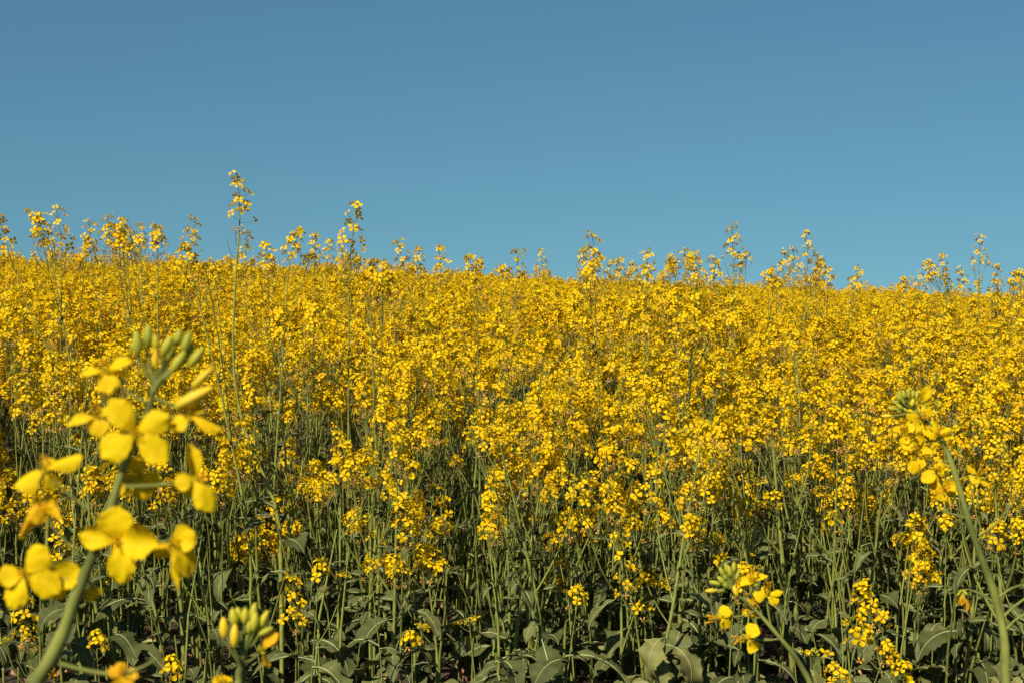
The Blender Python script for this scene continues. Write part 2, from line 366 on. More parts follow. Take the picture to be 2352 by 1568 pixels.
# ------------------------------------------------------------------ ground
def gz(x, y):
    z = -0.83 + 0.10 * np.clip((y - 5) / 10, 0, 1) ** 1.3 - 0.037 * np.clip(x, -40, 40) * np.clip((y - 2) / 3.5, 0, 1) * (y < 60)
    far = np.clip(y - 17, 0, 1e9); z = z - 0.0022 * np.minimum(far, 120) ** 1.6 - 0.02 * far
    near = np.clip(2.45 - y, 0, 30); z = z - 0.55 * np.clip(near, 0, 0.5) ** 1.5 - 0.0 * near
    return z + 0.012 * np.sin(x * 9 + y * 3) * np.sin(y * 7 - x * 2)
def ground():
    xs = np.concatenate([-np.geomspace(300, 4.2, 24), np.linspace(-4, 4, 90), np.geomspace(4.2, 300, 24)])
    ys = np.concatenate([-np.geomspace(60, 1.2, 12), np.linspace(-1, 6, 80), np.linspace(6.2, 22, 40), np.geomspace(23, 900, 30)])
    X, Y = np.meshgrid(xs, ys, indexing='ij'); rng = np.random.default_rng(3)
    Z = gz(X, Y) + rng.normal(0, 0.006, X.shape) * (np.abs(Y) < 8)
    a = Acc(); a.add(np.stack([X, Y, Z], -1).reshape(-1, 3), grid(len(xs) - 1, len(ys) - 1), 0, 0)
    me = a.mesh("ground"); me.materials.clear(); me.materials.append(M_SOIL)
    o = bpy.data.objects.new("ground", me); col.objects.link(o); o["kind"] = "structure"
ground()

# ------------------------------------------------------------------ landmark plants of the field: x, top y (2352 px wide picture), distance, kind ...
prng = np.random.default_rng(11)
FIELD = "rapeseed plants standing out of the field"
LM = [
 # px, py, d, lean, top kind, branches, label
 (95, 462, 3.5, -0.13, 'tall', 2, "leaning rapeseed plant with a two-tiered yellow head, tallest at the far left"),
 (137, 492, 3.7, -0.02, 'tall', 1, "rapeseed plant with a drooping narrow head, just right of the leaning two-tiered one"),
 (240, 492, 4.8, 0.0, 'tall', 1, "slim rapeseed plant with a small rounded head, left of the bare-necked tuft"),
 (290, 498, 4.4, 0.0, 'open', 2, "rapeseed plant with a tuft of flowers on a bare neck, near the ball-shaped head"),
 (322, 515, 4.9, 0.0, 'open', 2, "small-headed rapeseed plant squeezed between the bare-necked tuft and the ball-shaped head"),
 (362, 525, 3.7, 0.0, 'dense', 3, "rapeseed plant with a full ball-shaped yellow head poking above the left skyline"),
 (437, 562, 3.0, -0.10, 'open', 2, "rapeseed plant with large sparse flowers bending left, between ball-shaped head and tallest stalk"),
 (665, 545, 3.5, 0.03, 'dense', 3, "rapeseed plant with a dark-centred domed head, first full head right of the tallest stalk"),
 (722, 550, 5.0, 0.0, 'open', 1, "small pale-headed rapeseed plant right behind the domed head, before the loose airy stalk"),
 (805, 500, 3.3, 0.02, 'tall', 0, "airy rapeseed stalk with widely spaced flowers, second tallest against the sky"),
 (850, 600, 3.1, 0.0, 'dense', 2, "rapeseed plant with a flat-topped head just below and right of the airy stalk"),
 (905, 640, 4.2, 0.0, 'dense', 3, "low full-headed rapeseed plant in the skyline dip right of the flat-topped head"),
 (968, 578, 4.5, 0.02, 'open', 3, "wide rapeseed plant with several small heads in the skyline left of centre"),
 (1095, 588, 3.5, 0.0, 'open', 1, "rapeseed plant with a bud-tipped head and big drooping flower at the centre skyline"),
 (1155, 615, 5.2, 0.0, 'small', 2, "tiny umbrella-shaped rapeseed head just right of the bud-tipped central one"),
 (1248, 590, 8.0, 0.0, 'tall', 0, "very thin faraway rapeseed stalk standing alone at the centre of the skyline"),
 (1370, 538, 3.6, 0.02, 'tall', 1, "rapeseed plant with a loose pyramid head, tallest right of the skyline centre"),
 (1342, 575, 5.0, 0.0, 'open', 1, "shorter rapeseed plant tucked against the left side of the loose pyramid head"),
 (1425, 592, 5.2, 0.0, 'open', 2, "bushy-headed rapeseed plant between the pyramid head and the cylinder-shaped one"),
 (1490, 572, 4.0, 0.02, 'tall', 0, "rapeseed stalk with a compact cylinder of flowers right of the pyramid head"),
 (1548, 622, 8.0, 0.0, 'small', 1, "tiny distant rapeseed head in the dip right of the cylinder-shaped one"),
 (1605, 595, 4.4, -0.03, 'open', 2, "rapeseed plant whose head slopes down to the right, left of the tall tiered column"),
 (1680, 522, 4.6, -0.04, 'tall', 3, "tall tiered column of rapeseed flowers, highest on the right half of the skyline"),
 (1765, 605, 4.6, 0.0, 'dense', 3, "broad dense rapeseed head between the tall column and the trio of airy stalks"),
 (1797, 578, 5.6, 0.0, 'tall', 1, "left and shortest stalk of the airy rapeseed trio on the right skyline"),
 (1822, 562, 5.4, 0.0, 'tall', 1, "middle stalk of the airy rapeseed trio on the right skyline"),
 (1856, 550, 5.2, 0.0, 'tall', 2, "right and tallest stalk of the airy rapeseed trio on the right skyline"),
 (1902, 612, 5.4, 0.0, 'open', 2, "rapeseed plant forming the right shoulder of the airy trio"),
 (1960, 640, 7.0, 0.0, 'open', 1, "small distant rapeseed plant in the long dip right of the trio, the first bump"),
 (2075, 640, 6.5, 0.0, 'dense', 2, "flat rapeseed head in the long skyline dip, the bump nearest the right-hand group"),
 (2168, 585, 5.0, -0.03, 'open', 3, "rapeseed plant whose heads step down to the right, beside the lone slender right stalk"),
 (2250, 557, 5.4, 0.0, 'tall', 0, "lone slender rapeseed stalk, highest near the right edge of the skyline"),
 (2292, 612, 5.0, 0.0, 'open', 2, "rapeseed plant just right of and below the lone slender right stalk"),
 (2328, 622, 5.6, 0.0, 'open', 2, "last rapeseed head on the skyline at the right edge of the picture"),
 (1245, 770, 2.95, 0.02, 'dense', 3, "large bright rapeseed head in mid field below the skyline centre"),
 (890, 905, 2.85, 0.05, 'dense', 3, "big bright-petalled rapeseed head left of centre where the yellow starts to thin"),
 (1235, 935, 2.8, 0.03, 'dense', 2, "rounded rapeseed head at the heart of the picture above the dark stems"),
 (1160, 985, 2.75, 0.0, 'dense', 3, "broad rapeseed head leaning over the shaded stems left of centre"),
 (1420, 1100, 2.75, 0.0, 'open', 3, "low-hanging rapeseed head over the dark gap right of centre"),
 (1310, 1170, 2.72, 0.03, 'dense', 2, "lowest bright rapeseed head just right of centre, reaching into the dark stems"),
 (950, 1160, 2.75, 0.0, 'open', 2, "loose low rapeseed head over the dark stems left of centre"),
 (1640, 1010, 2.8, 0.0, 'tall', 3, "long hanging rapeseed head right of centre between yellow and green"),
 (1925, 950, 2.9, 0.0, 'dense', 3, "full rapeseed head left of the large blossom branch on the right"),
]
SHORT = [  # low side plants among the leaves
 (705, 1310, 2.6, 'small', "low round rapeseed head among green stems, right of the large left blossoms"),
 (958, 1455, 2.5, 'small', "small low rapeseed head with buds above the leaves, near the bottom left of centre"),
 (1112, 1440, 2.5, 'bud', "stubby green rapeseed bud head above the drooping leaves at the bottom centre"),
 (1305, 1365, 2.6, 'small', "little flat rapeseed head on its own above the large leaves, bottom centre"),
 (1450, 1330, 2.9, 'small', "tiny rapeseed head peeping out of the stems, right of bottom centre"),
 (1932, 1462, 2.35, 'small', "low rapeseed plant with loose yellow flowers beside the bud cluster at bottom right"),
 (1874, 1515, 2.0, 'bud', "chunky green rapeseed bud cluster at the bottom edge, right of the arching blossom stem"),
 (1985, 1545, 2.3, 'small', "rapeseed head cut by the bottom edge between the bud cluster and the thick right stem"),
 (2090, 1545, 2.3, 'small', "rapeseed head at the bottom edge just left of the thick right stem"),
 (375, 1530, 2.45, 'small', "low rapeseed head at the bottom edge left of the yellow-green bud cluster"),
 (65, 1540, 2.4, 'small', "rapeseed head in the bottom left corner under the large blossoms"),
 (90, 1390, 2.5, 'open', "rapeseed head half hidden behind the lowest large left blossom"),
 (240, 1465, 2.5, 'small', "sparse rapeseed head right of the thick leaning left stem near the bottom"),
 (870, 1290, 2.6, 'small', "small rapeseed head over the shaded stems, third of the low heads from the left"),
 (2150, 1190, 2.8, 'small', "small rapeseed head left of the thick right stem under the large right blossoms"),
 (1925, 1190, 2.7, 'small', "low round rapeseed head over the green stems, left of the large right blossoms"),
 (1645, 1275, 2.8, 'small', "low rapeseed head directly above the bud tip of the arching blossom stem"),
]
TOPL = {'dense': .08, 'tall': .13, 'open': .09, 'small': .035, 'bud': .02}
def std_path(h, lean, rng, leany=0.0):
    k = rng.normal(0, 0.025, 2)
    return np.array([[-lean * h * 0.0, 0, -0.01], [lean * h * 0.22 + k[0] * h, k[1] * h, h * 0.34], [lean * h * 0.6 + k[0] * h * .6, leany * h * .5, h * 0.68], [lean * h, leany * h, h]])
for (px, py, d, lean, kind, nb, label) in LM:
    if py < 650: d *= 0.93
    T = at(px, py, d); tipz = T.z - TOPL[kind]
    if px == 1248: tipz = T.z - 0.12
    bx, by = T.x - lean * 1.3 * TOPL[kind], T.y
    z0 = float(gz(bx, by)); h = tipz - z0; bx -= lean * h
    z0 = float(gz(bx, by)); h = tipz - z0
    build_plant((bx, by, z0), std_path(h, lean, prng), prng, label, FIELD, nbranch=nb, topkind=kind, low=0.62 if kind == 'tall' else 0.5, rad=0.0040, leafy=0.8)
for (px, py, d, kind, label) in SHORT:
    T = at(px, py, d); h = T.z - TOPL[kind] - float(gz(T.x, T.y)); h = max(h, 0.06)
    build_plant((T.x, T.y, T.z - TOPL[kind] - h), std_path(h, prng.normal(0, 0.1), prng), prng, label, "low side plants at the field edge",
                nbranch=int(prng.integers(0, 2)) + (kind == 'open'), topkind=kind, rad=0.0020, leafy=0.7, kinds=('small', 'bud'))
# the tallest plant: its stem bends out of a strong base on the right
PTS = [(648, 1600), (646, 1350), (640, 1190), (612, 1105), (570, 1010), (545, 915), (535, 800), (541, 640), (549, 540)]
B = at(*PTS[0], 2.85); z0 = float(gz(B.x, B.y)); B.z = z0
path = [np.array((0, 0, 0.))] + [np.array(at(x, y, 2.85) - B) for x, y in PTS[1:]]
build_plant(tuple(B), path, prng, "tallest rapeseed stalk, its loose tiered head alone against the sky above the left field", FIELD,
            nbranch=0, topkind='tall', low=0.3, rad=0.0050, leafy=1.0)

# ------------------------------------------------------------------ the rest of the 300 plants
COLUMNS = [(95, "the leaning two-tiered head"), (240, "the slim rounded head"), (362, "the ball-shaped head"), (545, "the tallest stalk"), (665, "the dark-centred domed head"),
           (805, "the airy stalk"), (968, "the wide many-headed plant"), (1095, "the bud-tipped head"), (1248, "the thin central stalk"), (1370, "the loose pyramid head"),
           (1490, "the cylinder-shaped head"), (1680, "the tall tiered column"), (1830, "the airy trio"), (2010, "the long skyline dip"), (2168, "the stepped heads"), (2270, "the lone slender stalk")]
NUM = ["", "", "two", "three", "four", "five", "six", "seven", "eight", "nine", "ten", "eleven", "twelve", "thirteen", "fourteen", "fifteen", "sixteen"]
ORD = ["leftmost", "second from left", "third from left", "fourth from left", "fifth from left", "sixth from left", "seventh from left", "eighth from left", "ninth from left", "tenth from left",
       "eleventh from left", "twelfth from left", "thirteenth from left", "fourteenth from left", "fifteenth from left", "sixteenth from left"]
rest = []
N_MORE = 300 - 3 - len(LM) - len(SHORT) - 1
bands = [(3.15, "leafy rapeseed plant in the first row along the near edge of the field", "front row of the field"),
         (3.9, "rapeseed plant in the crowd behind the front row, its yellow heads packed among its neighbours", "crowd behind the front row"),
         (9.0, "yellow-headed rapeseed plant deep in the dense middle of the field", "dense middle of the field")]
taken = []; frng = np.random.default_rng(5)
D_END = 4.2
def candidate(rng, d0, d1, margin):
    while True:
        d = math.sqrt(rng.uniform(d0 * d0, d1 * d1)); hw = 0.36 * d + margin
        yield rng.uniform(-hw, hw), d
def hgt(d, rng):
    m = np.interp(d, [2.6, 3.0, 3.4, 3.9, 4.6, 6, 9, 14], [0.44, 0.50, 0.55, 0.585, 0.60, 0.62, 0.65, 0.66])
    return max(0.22, float(m) + rng.normal(0, 0.10 if d < 3.5 else 0.075))
g = candidate(frng, 2.62, D_END, 0.03); n_made = 0; tries = 0
while n_made < N_MORE:
    x, d = next(g); tries += 1
    if tries < 6000 and any((x - a) ** 2 + (d - b) ** 2 < 0.07 ** 2 for a, b in taken): continue
    taken.append((x, d)); h = hgt(d, frng)
    if d < 3.4 and frng.random() < 0.30: h *= frng.uniform(0.45, 0.8)
    z0 = float(gz(x, d))
    for lim, lab, grp in bands:
        if d < lim: break
    top = frng.choice(['dense', 'open', 'small', 'tall', 'dense'])
    o_ = build_plant((x, d, z0), std_path(h - TOPL[top] * 0.7, frng.normal(0, 0.07), frng), frng, lab, grp,
                nbranch=int(frng.integers(5, 8) if d > 3.15 else frng.integers(4, 7)) if h > .4 else 2, topkind=top, rad=frng.uniform(0.0034, 0.0056) * (h / 0.6) ** .5 * (1.3 if frng.random() < .25 else 1),
                leafy=(1.1 if d < 3.15 else 0.7) if x > -0.25 or frng.random() < .35 else 0.5, low=frng.uniform(0.3, 0.55) if d > 3.15 else frng.uniform(0.25, 0.5), spread=frng.uniform(0.7, 1.1),
                kinds=('dense', 'open', 'small', 'tall', 'open') if d > 3.15 else ('small', 'open', 'small', 'dense', 'bud'))
    n_made += 1
    rest.append((x / d * FPX + 1176, grp, o_))
cells = {}
for px, grp, o_ in rest:
    cells.setdefault((grp, min(COLUMNS, key=lambda c: abs(c[0] - px))[1]), []).append((px, o_))
for (grp, cn), lst in cells.items():
    lst.sort(key=lambda q: q[0]); n = len(lst)
    where = {"front row of the field": "front-row plants", "crowd behind the front row": "second-row plants", "dense middle of the field": "deep-field plants"}[grp]
    for k, (px, o_) in enumerate(lst):
        if n == 1: o_["label"] = f"the one rapeseed plant of the {where[:-7]} directly below {cn}"
        elif k == n - 1: o_["label"] = f"rightmost of the {NUM[n]} rapeseed {where} below {cn}"
        else: o_["label"] = f"{ORD[k]} of the {NUM[n]} rapeseed {where} below {cn}"

# ------------------------------------------------------------------ the field behind: one mass of plants
def field_mass():
    rng = np.random.default_rng(21); protos = []
    for k in range(14):
        h = rng.uniform(0.62, 0.80); a, cl, lv = plant_parts(rng, std_path(h, rng.normal(0, .06), rng), int(rng.integers(7, 10)), str(rng.choice(['dense', 'open', 'tall', 'dense'])), 0.4, low=0.50,
                                                            kinds=('dense', 'open', 'small', 'tall', 'dense'))
        dv = rng.uniform(0, 0.08)
        for i, m in cl:
            m = m.copy(); m[:3, :3] *= 1.12; a.merge(CLFAR[i], m, dv)
        for i, m in lv[:4]: a.merge(LEAFACC[i], m)
        protos.append(bpy.data.objects.new("rapeseed_plants", a.mesh("rapeseed_plants")))
    P, S, A_ = [], [], []
    def put(x, y):
        t = float(np.interp(y, [2.6, 3.0, 3.4, 3.9, 4.6, 6, 9, 14], [0.58, 0.66, 0.73, 0.78, 0.79, 0.785, 0.79, 0.79]))
        P.append((x, y, float(gz(x, y)))); S.append(t * rng.normal(1, 0.07) * (rng.uniform(1.08, 1.2) if rng.random() < 0.04 else 1)); A_.append(rng.uniform(0, 6.28))
    for _ in range(8200):
        d = math.sqrt(rng.uniform(D_END ** 2, 20 ** 2)); hw = 0.40 * d + 0.9; put(rng.uniform(-hw, hw), d)
    for _ in range(500):     # the same field going on to both sides of the near rows
        d = rng.uniform(2.7, D_END); s = rng.choice([-1, 1]); put(s * (0.36 * d + 0.07 + rng.uniform(0, 1.3)), d)
    me = bpy.data.meshes.new("rapeseed_field"); me.from_pydata(P, [], [])
    for nm, dat in (("sc", S), ("rz", A_)):
        at_ = me.attributes.new(nm, 'FLOAT', 'POINT'); at_.data.foreach_set("value", np.array(dat, np.float32))
    o = bpy.data.objects.new("rapeseed_field", me); col.objects.link(o)
    o["kind"] = "stuff"; props(o, "dense mass of yellow rapeseed in bloom running up to the skyline", "rapeseed crop")
    ng = bpy.data.node_groups.new("scatter", 'GeometryNodeTree'); N = ng.nodes; L = ng.links
    ng.interface.new_socket("Geometry", in_out='INPUT', socket_type='NodeSocketGeometry'); ng.interface.new_socket("Geometry", in_out='OUTPUT', socket_type='NodeSocketGeometry')
    gi, go = N.new("NodeGroupInput"), N.new("NodeGroupOutput")
    g2i = N.new("GeometryNodeGeometryToInstance")
    for p in reversed(protos):
        oi = N.new("GeometryNodeObjectInfo"); oi.inputs[0].default_value = p; L.new(oi.outputs['Geometry'], g2i.inputs[0])
        g2 = g2i
    # each plant shape becomes its own instance before picking
    L2 = N.new("GeometryNodeJoinGeometry")
    N.remove(g2i)
    for p in protos:
        oi = [n for n in N if n.bl_idname == "GeometryNodeObjectInfo" and n.inputs[0].default_value == p][0]
        q = N.new("GeometryNodeGeometryToInstance"); L.new(oi.outputs['Geometry'], q.inputs[0]); L.new(q.outputs[0], L2.inputs[0])
    iop = N.new("GeometryNodeInstanceOnPoints"); iop.inputs['Pick Instance'].default_value = True
    L.new(gi.outputs[0], iop.inputs['Points']); L.new(L2.outputs[0], iop.inputs['Instance'])
    ri = N.new("FunctionNodeRandomValue"); ri.data_type = 'INT'
    ri.inputs[4].default_value = 0; ri.inputs[5].default_value = len(protos) - 1
    L.new(ri.outputs[2], iop.inputs['Instance Index'])
    ns = N.new("GeometryNodeInputNamedAttribute"); ns.data_type = 'FLOAT'; ns.inputs[0].default_value = "sc"; L.new(ns.outputs[0], iop.inputs['Scale'])
    nr = N.new("GeometryNodeInputNamedAttribute"); nr.data_type = 'FLOAT'; nr.inputs[0].default_value = "rz"
    cx = N.new("ShaderNodeCombineXYZ"); L.new(nr.outputs[0], cx.inputs[2]); L.new(cx.outputs[0], iop.inputs['Rotation'])
    L.new(iop.outputs[0], go.inputs[0])
    md = o.modifiers.new("scatter", 'NODES'); md.node_group = ng
field_mass()

# ------------------------------------------------------------------ thin side shoots and leaves too tangled to count (stuff)
def undergrowth():
    rng = np.random.default_rng(31); a = Acc()
    for k in range(1200):
        d = math.sqrt(rng.uniform(2.66 ** 2, 4.4 ** 2)); x = rng.uniform(-1, 1) * (0.37 * d + 0.25); z0 = float(gz(x, d))
        h = rng.uniform(0.12, 0.36) + 0.16 * min(1, (d - 2.6)); ln = rng.normal(0, 0.10, 2)
        Q = np.array([[0, 0, 0], [ln[0] * h * .3, ln[1] * h * .3, h * .5], [ln[0] * h * 1.2, ln[1] * h * 1.2, h]]) + [x, d, z0]
        tube(a, Q, np.array([1, .8, .4]) * rng.uniform(0.0012, 0.0040), STEM, rng.uniform(0, .7), 4)
        for j in range(rng.integers(0, 3)):
            t = rng.uniform(0.05, 1); p = Q[0] * (1 - t) + Q[2] * t; o = rng.normal(size=2)
            i = NB + rng.integers(0, NM) if rng.random() < .45 else (rng.integers(0, NB) if t * h < .16 else NB + NM + rng.integers(0, NS))
            a.merge(LEAFACC[i], mat4(frame([0, 0, 1], [o[0], o[1], 0]), p, rng.uniform(0.5, 1.0)), rng.uniform(-.05, .1))
    o = bpy.data.objects.new("undergrowth", a.mesh("undergrowth")); col.objects.link(o); o["kind"] = "stuff"
    props(o, "tangle of thin green shoots and small leaves between the rapeseed stems", "undergrowth")
undergrowth()

# ------------------------------------------------------------------ leaf litter on the soil (stuff)
def litter():
    rng = np.random.default_rng(8); a = Acc()
    for k in range(900):
        y = rng.uniform(2.2, 3.6); x = rng.uniform(-1.6, 1.6); s = rng.uniform(0.008, 0.03)
        V, F = petal(4, 2, rng.uniform(.5, 1), rng, .3, rng.uniform(-.5, .8), .4, .25)
        a.add((V * s) @ frame(unit(np.array([0, 0, 1]) + rng.normal(0, .35, 3)), rng.normal(size=3)).T + [x, y, float(gz(x, y)) + 0.006], F, DRY, rng.random())
    o = bpy.data.objects.new("leaf_litter", a.mesh("leaf_litter")); col.objects.link(o); o["kind"] = "stuff"; props(o, "dry curled brown leaves scattered on the bare soil", "leaf litter")
litter()

# ------------------------------------------------------------------ the close blossoms
hr = np.random.default_rng(77)
def px2(d): return d / FPX
class Close:
    """a plant right in front of the camera, placed in metres through at()"""
    def __init__(s, label, d, stem, widths, ground_xy):
        s.d = d; s.P = np.array([at(x, y, dd) for x, y, dd in stem])
        gx, gy = ground_xy; g = np.array((gx, gy, float(gz(gx, gy))))
        root = bpy.data.objects.new("rapeseed_plant", None); col.objects.link(root); root.location = g; root.empty_display_size = 0.05
        props(root, label, "rapeseed plant", "rapeseed plants close to the camera"); s.root = root; s.g = g
        top = s.P; low = s.P[0]
        tg = unit(top[0] - top[1]); mid = low + tg * np.linalg.norm(g - low) * 0.5
        lowpts = [(1 - t) ** 2 * g + 2 * t * (1 - t) * mid + t * t * low for t in np.linspace(0, 0.86, 6)]
        pts = np.vstack([lowpts, top]) - g
        wr = np.interp(np.arange(len(top)), np.linspace(0, len(top) - 1, len(widths)), widths) * 0.5
        rr = np.concatenate([np.linspace(1.7, 1.05, 6) * wr[0] * d / FPX, wr * d / FPX])
        S = spline(pts, 90); rad = np.interp(np.linspace(0, len(pts) - 1, 90), np.arange(len(pts)), rr)
        rad = rad * 0.93 * (1 + 0.06 * np.sin(np.linspace(0, 60, 90)))
        s.acc = Acc(); tube(s.acc, S, rad, STEM, np.repeat(0.75 + 0.2 * np.sin(np.linspace(0, 23, 90)), 14), 14)
    def w(s, p):
        x, y = p[:2]; dz = p[2] if len(p) > 2 else 0
        return np.array(at(x, y, s.d + dz * s.d / FPX)) - s.g
    def twig(s, pts, w0, w1, var=0.25, acc=None):
        Q = spline([s.w(p) for p in pts], 10); tube(s.acc if acc is None else acc, Q, np.linspace(w0, w1, 10) * 0.5 * s.d / FPX, STEM, var, 8)
    def bud(s, c, ang, ln, wd, var, foot=None, dz=0, label=None):
        a = Acc(); d = np.array([math.sin(R(ang)), math.cos(R(ang))]); u = s.d / FPX; wd = wd * 1.18; ln = ln * 1.08
        C0 = s.w((c[0], c[1], dz)); up = unit(s.w((c[0] + d[0] * 30, c[1] - d[1] * 30, dz + 4)) - C0)
        Fm = frame(up, [0, -1, 0]); V = []; sides, rings = 16, 12; A = []
        for i in range(rings + 1):
            t = i / rings; r = math.sin(math.pi * (0.05 + 0.90 * t ** 0.92)) ** 0.62 * (1 - 0.18 * t) * wd / 2 * u
            for j in range(sides):
                q = j * 2 * math.pi / sides; rr = r * (1 + 0.05 * math.cos(4 * q))   # four sepals meeting in shallow seams
                V.append(C0 + Fm[:, 2] * (t - 0.5) * ln * u + rr * (math.cos(q) * Fm[:, 0] + math.sin(q) * Fm[:, 1])); A.append(np.clip(var + 0.35 * (t - 0.6), 0, 1))
        F = [(i * sides + j, i * sides + (j + 1) % sides, (i + 1) * sides + (j + 1) % sides, (i + 1) * sides + j) for i in range(rings) for j in range(sides)]
        b = rings * sides
        F += [(b + 0, b + k, b + k + 1, b + k + 2) for k in range(1, sides - 2, 2)]
        a.add(V, F, BUD, A)
        if foot is not None:
            fx, fy = foot; bx, by = c[0] - d[0] * ln * .5, c[1] + d[1] * ln * .5
            Q = spline([s.w((fx, fy, dz * .3)), s.w(((fx + bx) / 2 + d[0] * 3, (fy + by) / 2 + d[1] * 3, dz * .7)), s.w((bx, by, dz)), C0 - Fm[:, 2] * ln * u * .3], 8)
            tube(a, Q, np.linspace(0.20, 0.24, 8) * wd * 0.62 * u, STEM, 0.2, 8)
        o = link("bud", a.mesh("bud"), s.root)
        if label: o["label"] = label
    def flower(s, c, petals, foot=None, face=(0, -1, 0.15), var=0.05, stam=True, label=None, dz=0, pw=5, curl=0.2, stam_dir=None):
        """petals: (tip x, tip y, tip depth in px, width px, extra tint)"""
        u = s.d / FPX; C0 = s.w((c[0], c[1], dz)); n = unit(face); a = Acc()
        back = C0 - n * 9 * u
        if foot is not None:
            F0 = s.w((foot[0], foot[1], 0)); Q = spline([F0, F0 * .5 + back * .5 - n * 3 * u + np.array([0, 0, -4 * u]), back, C0], 10)
            tube(a, Q, np.linspace(pw * 1.15, pw, 10) * .5 * u, STEM, 0.2, 8)
        for k in range(4):   # sepals
            q = k * 1.57 + 0.7; Fm = frame(n); dd = Fm[:, 0] * math.cos(q) + Fm[:, 1] * math.sin(q)
            ellipsoid(a, C0 + dd * 7 * u - n * 2 * u, unit(dd + n * 1.2), 20 * u, 6 * u, BUD, 0.55, 6, 4)
        ellipsoid(a, C0 + n * 7 * u, n, 22 * u, 4.5 * u, BUD, 0.3, 6, 5)
        fl = link("flower", a.mesh("flower"), s.root)
        if label: fl["label"] = label
        g_ = {0.95: 1.10, 1.0: 1.05}.get(s.d, 1.0)
        for (tx, ty, tz, wd, tint) in petals:
            tx = c[0] + (tx - c[0]) * g_; ty = c[1] + (ty - c[1]) * g_; wd = wd * g_
            T = s.w((tx, ty, dz + tz)); ax = T - C0; L = np.linalg.norm(ax); ax = ax / L; nn = unit(n - ax * np.dot(n, ax)); sd = np.cross(nn, ax)
            V, F = petal(16, 10, wd * u / L * 1.04, hr, 0.10, hr.uniform(0.0, curl), hr.uniform(-0.25, 0.3), hr.uniform(0.025, 0.06), petal_width_broad)
            V[:, 2] -= V[:, 2][-1] * V[:, 0] * 0.6
            W = C0 + L * (V[:, :1] * ax + V[:, 1:2] * sd + V[:, 2:3] * nn)
            pa = Acc(); vv = V[:, 1] / (np.abs(V[:, 1]).max() + 1e-9)
            t = np.clip(var * .7 + tint * .7 + 0.12 + 0.10 * (V[:, 0] < 0.3) + 0.05 * np.sin(vv * 22) ** 2 * (V[:, 0] > .2), 0, 1)  # on some petals the tint stands in for shade
            pa.add(W, F, PETAL, t); link("petal", pa.mesh("petal"), fl)
        if stam:
            sa = Acc(); m = n if stam_dir is None else unit(stam_dir); Fm = frame(m)
            for k in range(6):
                q = k * 1.05 + 0.3; dd = Fm[:, 0] * math.cos(q) + Fm[:, 1] * math.sin(q); r = hr.uniform(5, 11); ln = hr.uniform(22, 32) if k % 3 else 17
                e = C0 + dd * r * u + m * ln * u
                tube(sa, spline([C0 + dd * 3 * u, C0 + dd * r * .7 * u + m * ln * .5 * u, e], 5), 0.9 * u, PETAL, 0.35, 5)
                ellipsoid(sa, e + m * 3 * u, unit(m + dd * .3), 11 * u, 4.5 * u, PETAL, 0.66, 6, 4)
            link("stamens", sa.mesh("stamens"), fl)
    def done(s): link("stem", s.acc.mesh("stem"), s.root)

# --- the large blossom branch on the left
dA = 0.42
A = Close("very large blurred rapeseed branch close by, its blossoms filling the lower left", dA,
          [(60, 1640, .42), (82, 1568, .42), (116, 1514, .42), (146, 1450, .42), (170, 1380, .42), (198, 1310, .42), (219, 1261, .42), (259, 1152, .42), (281, 1082, .42), (299, 1041, .42), (330, 965, .42), (346, 929, .42), (352, 894, .42), (372, 868, .42)],
          [40, 36, 31, 27, 21, 16, 14, 10], (-0.34, 0.36))
A.twig([(352, 900), (372, 868), (400, 846), (430, 828)], 17, 7)
A.twig([(358, 885), (350, 860), (336, 835)], 13, 7)
A.twig([(365, 880), (378, 850), (384, 825)], 12, 6)
for c, ang, ln, wd, var, foot, dz in [
    ((315, 789), -4, 52, 22, .25, (352, 885), -8), ((340, 771), 3, 50, 21, .2, (352, 880), 10), ((357, 786), -5, 34, 13, .7, (362, 872), 2), ((384, 794), 24, 46, 22, .45, (366, 868), -10),
    ((409, 776), 14, 38, 19, .25, (372, 862), 18), ((429, 786), 18, 48, 21, .2, (385, 856), 10), ((410, 831), 32, 52, 22, .45, (374, 868), -14), ((451, 821), 38, 52, 22, .4, (400, 846), 2),
    ((466, 866), 46, 58, 18, .9, (430, 905), 8), ((357, 822), -2, 44, 13, .95, (362, 880), -4), ((392, 812), 10, 30, 16, .2, (372, 862), 24), ((436, 808), 30, 36, 17, .3, (392, 850), 22)]:
    A.bud(c, ang, ln, wd, var, foot, dz)
A.bud((447, 912), 62, 88, 27, .95, (356, 915), 0, "bud about to open, showing orange-tipped petals")
A.flower((312, 991), [(250, 914, -12, 60, .05), (392, 952, -6, 56, 0), (230, 1052, -10, 70, 0), (388, 1062, -8, 60, 0)], None, (0.05, -1, 0.25), dz=-20, label="largest open blossom facing the camera")
A.flower((271, 1240), [(268, 1158, -4, 80, 0), (365, 1246, -12, 78, 0), (285, 1344, -14, 60, 0), (179, 1229, -10, 52, 0)], (228, 1245), (0.03, -1, 0.2), dz=-22, label="open four-petalled blossom in front of the stem")
A.flower((104, 1079), [(32, 1120, -10, 58, 0), (188, 1043, -12, 46, 0), (128, 1127, 14, 44, .15), (120, 1050, 20, 30, .2)], (205, 1170), (-0.1, -0.7, 0.75), dz=-5, stam_dir=(0, -.2, 1))  # downward petal tinted deeper to stand for its shade
A.flower((84, 1152), [(140, 1195, -8, 30, .25), (88, 1206, -12, 44, .28), (46, 1238, -6, 22, .35), (128, 1160, 14, 42, .3)], (183, 1277), (0.2, -0.6, 0.8), var=.25, dz=0, label="fading orange blossom")
A.flower((58, 1315), [(112, 1254, -6, 64, 0), (-8, 1328, -14, 50, 0), (26, 1402, -16, 54, .02), (142, 1358, -6, 62, 0)], (190, 1330), (-0.1, -1, 0.3), dz=-14)
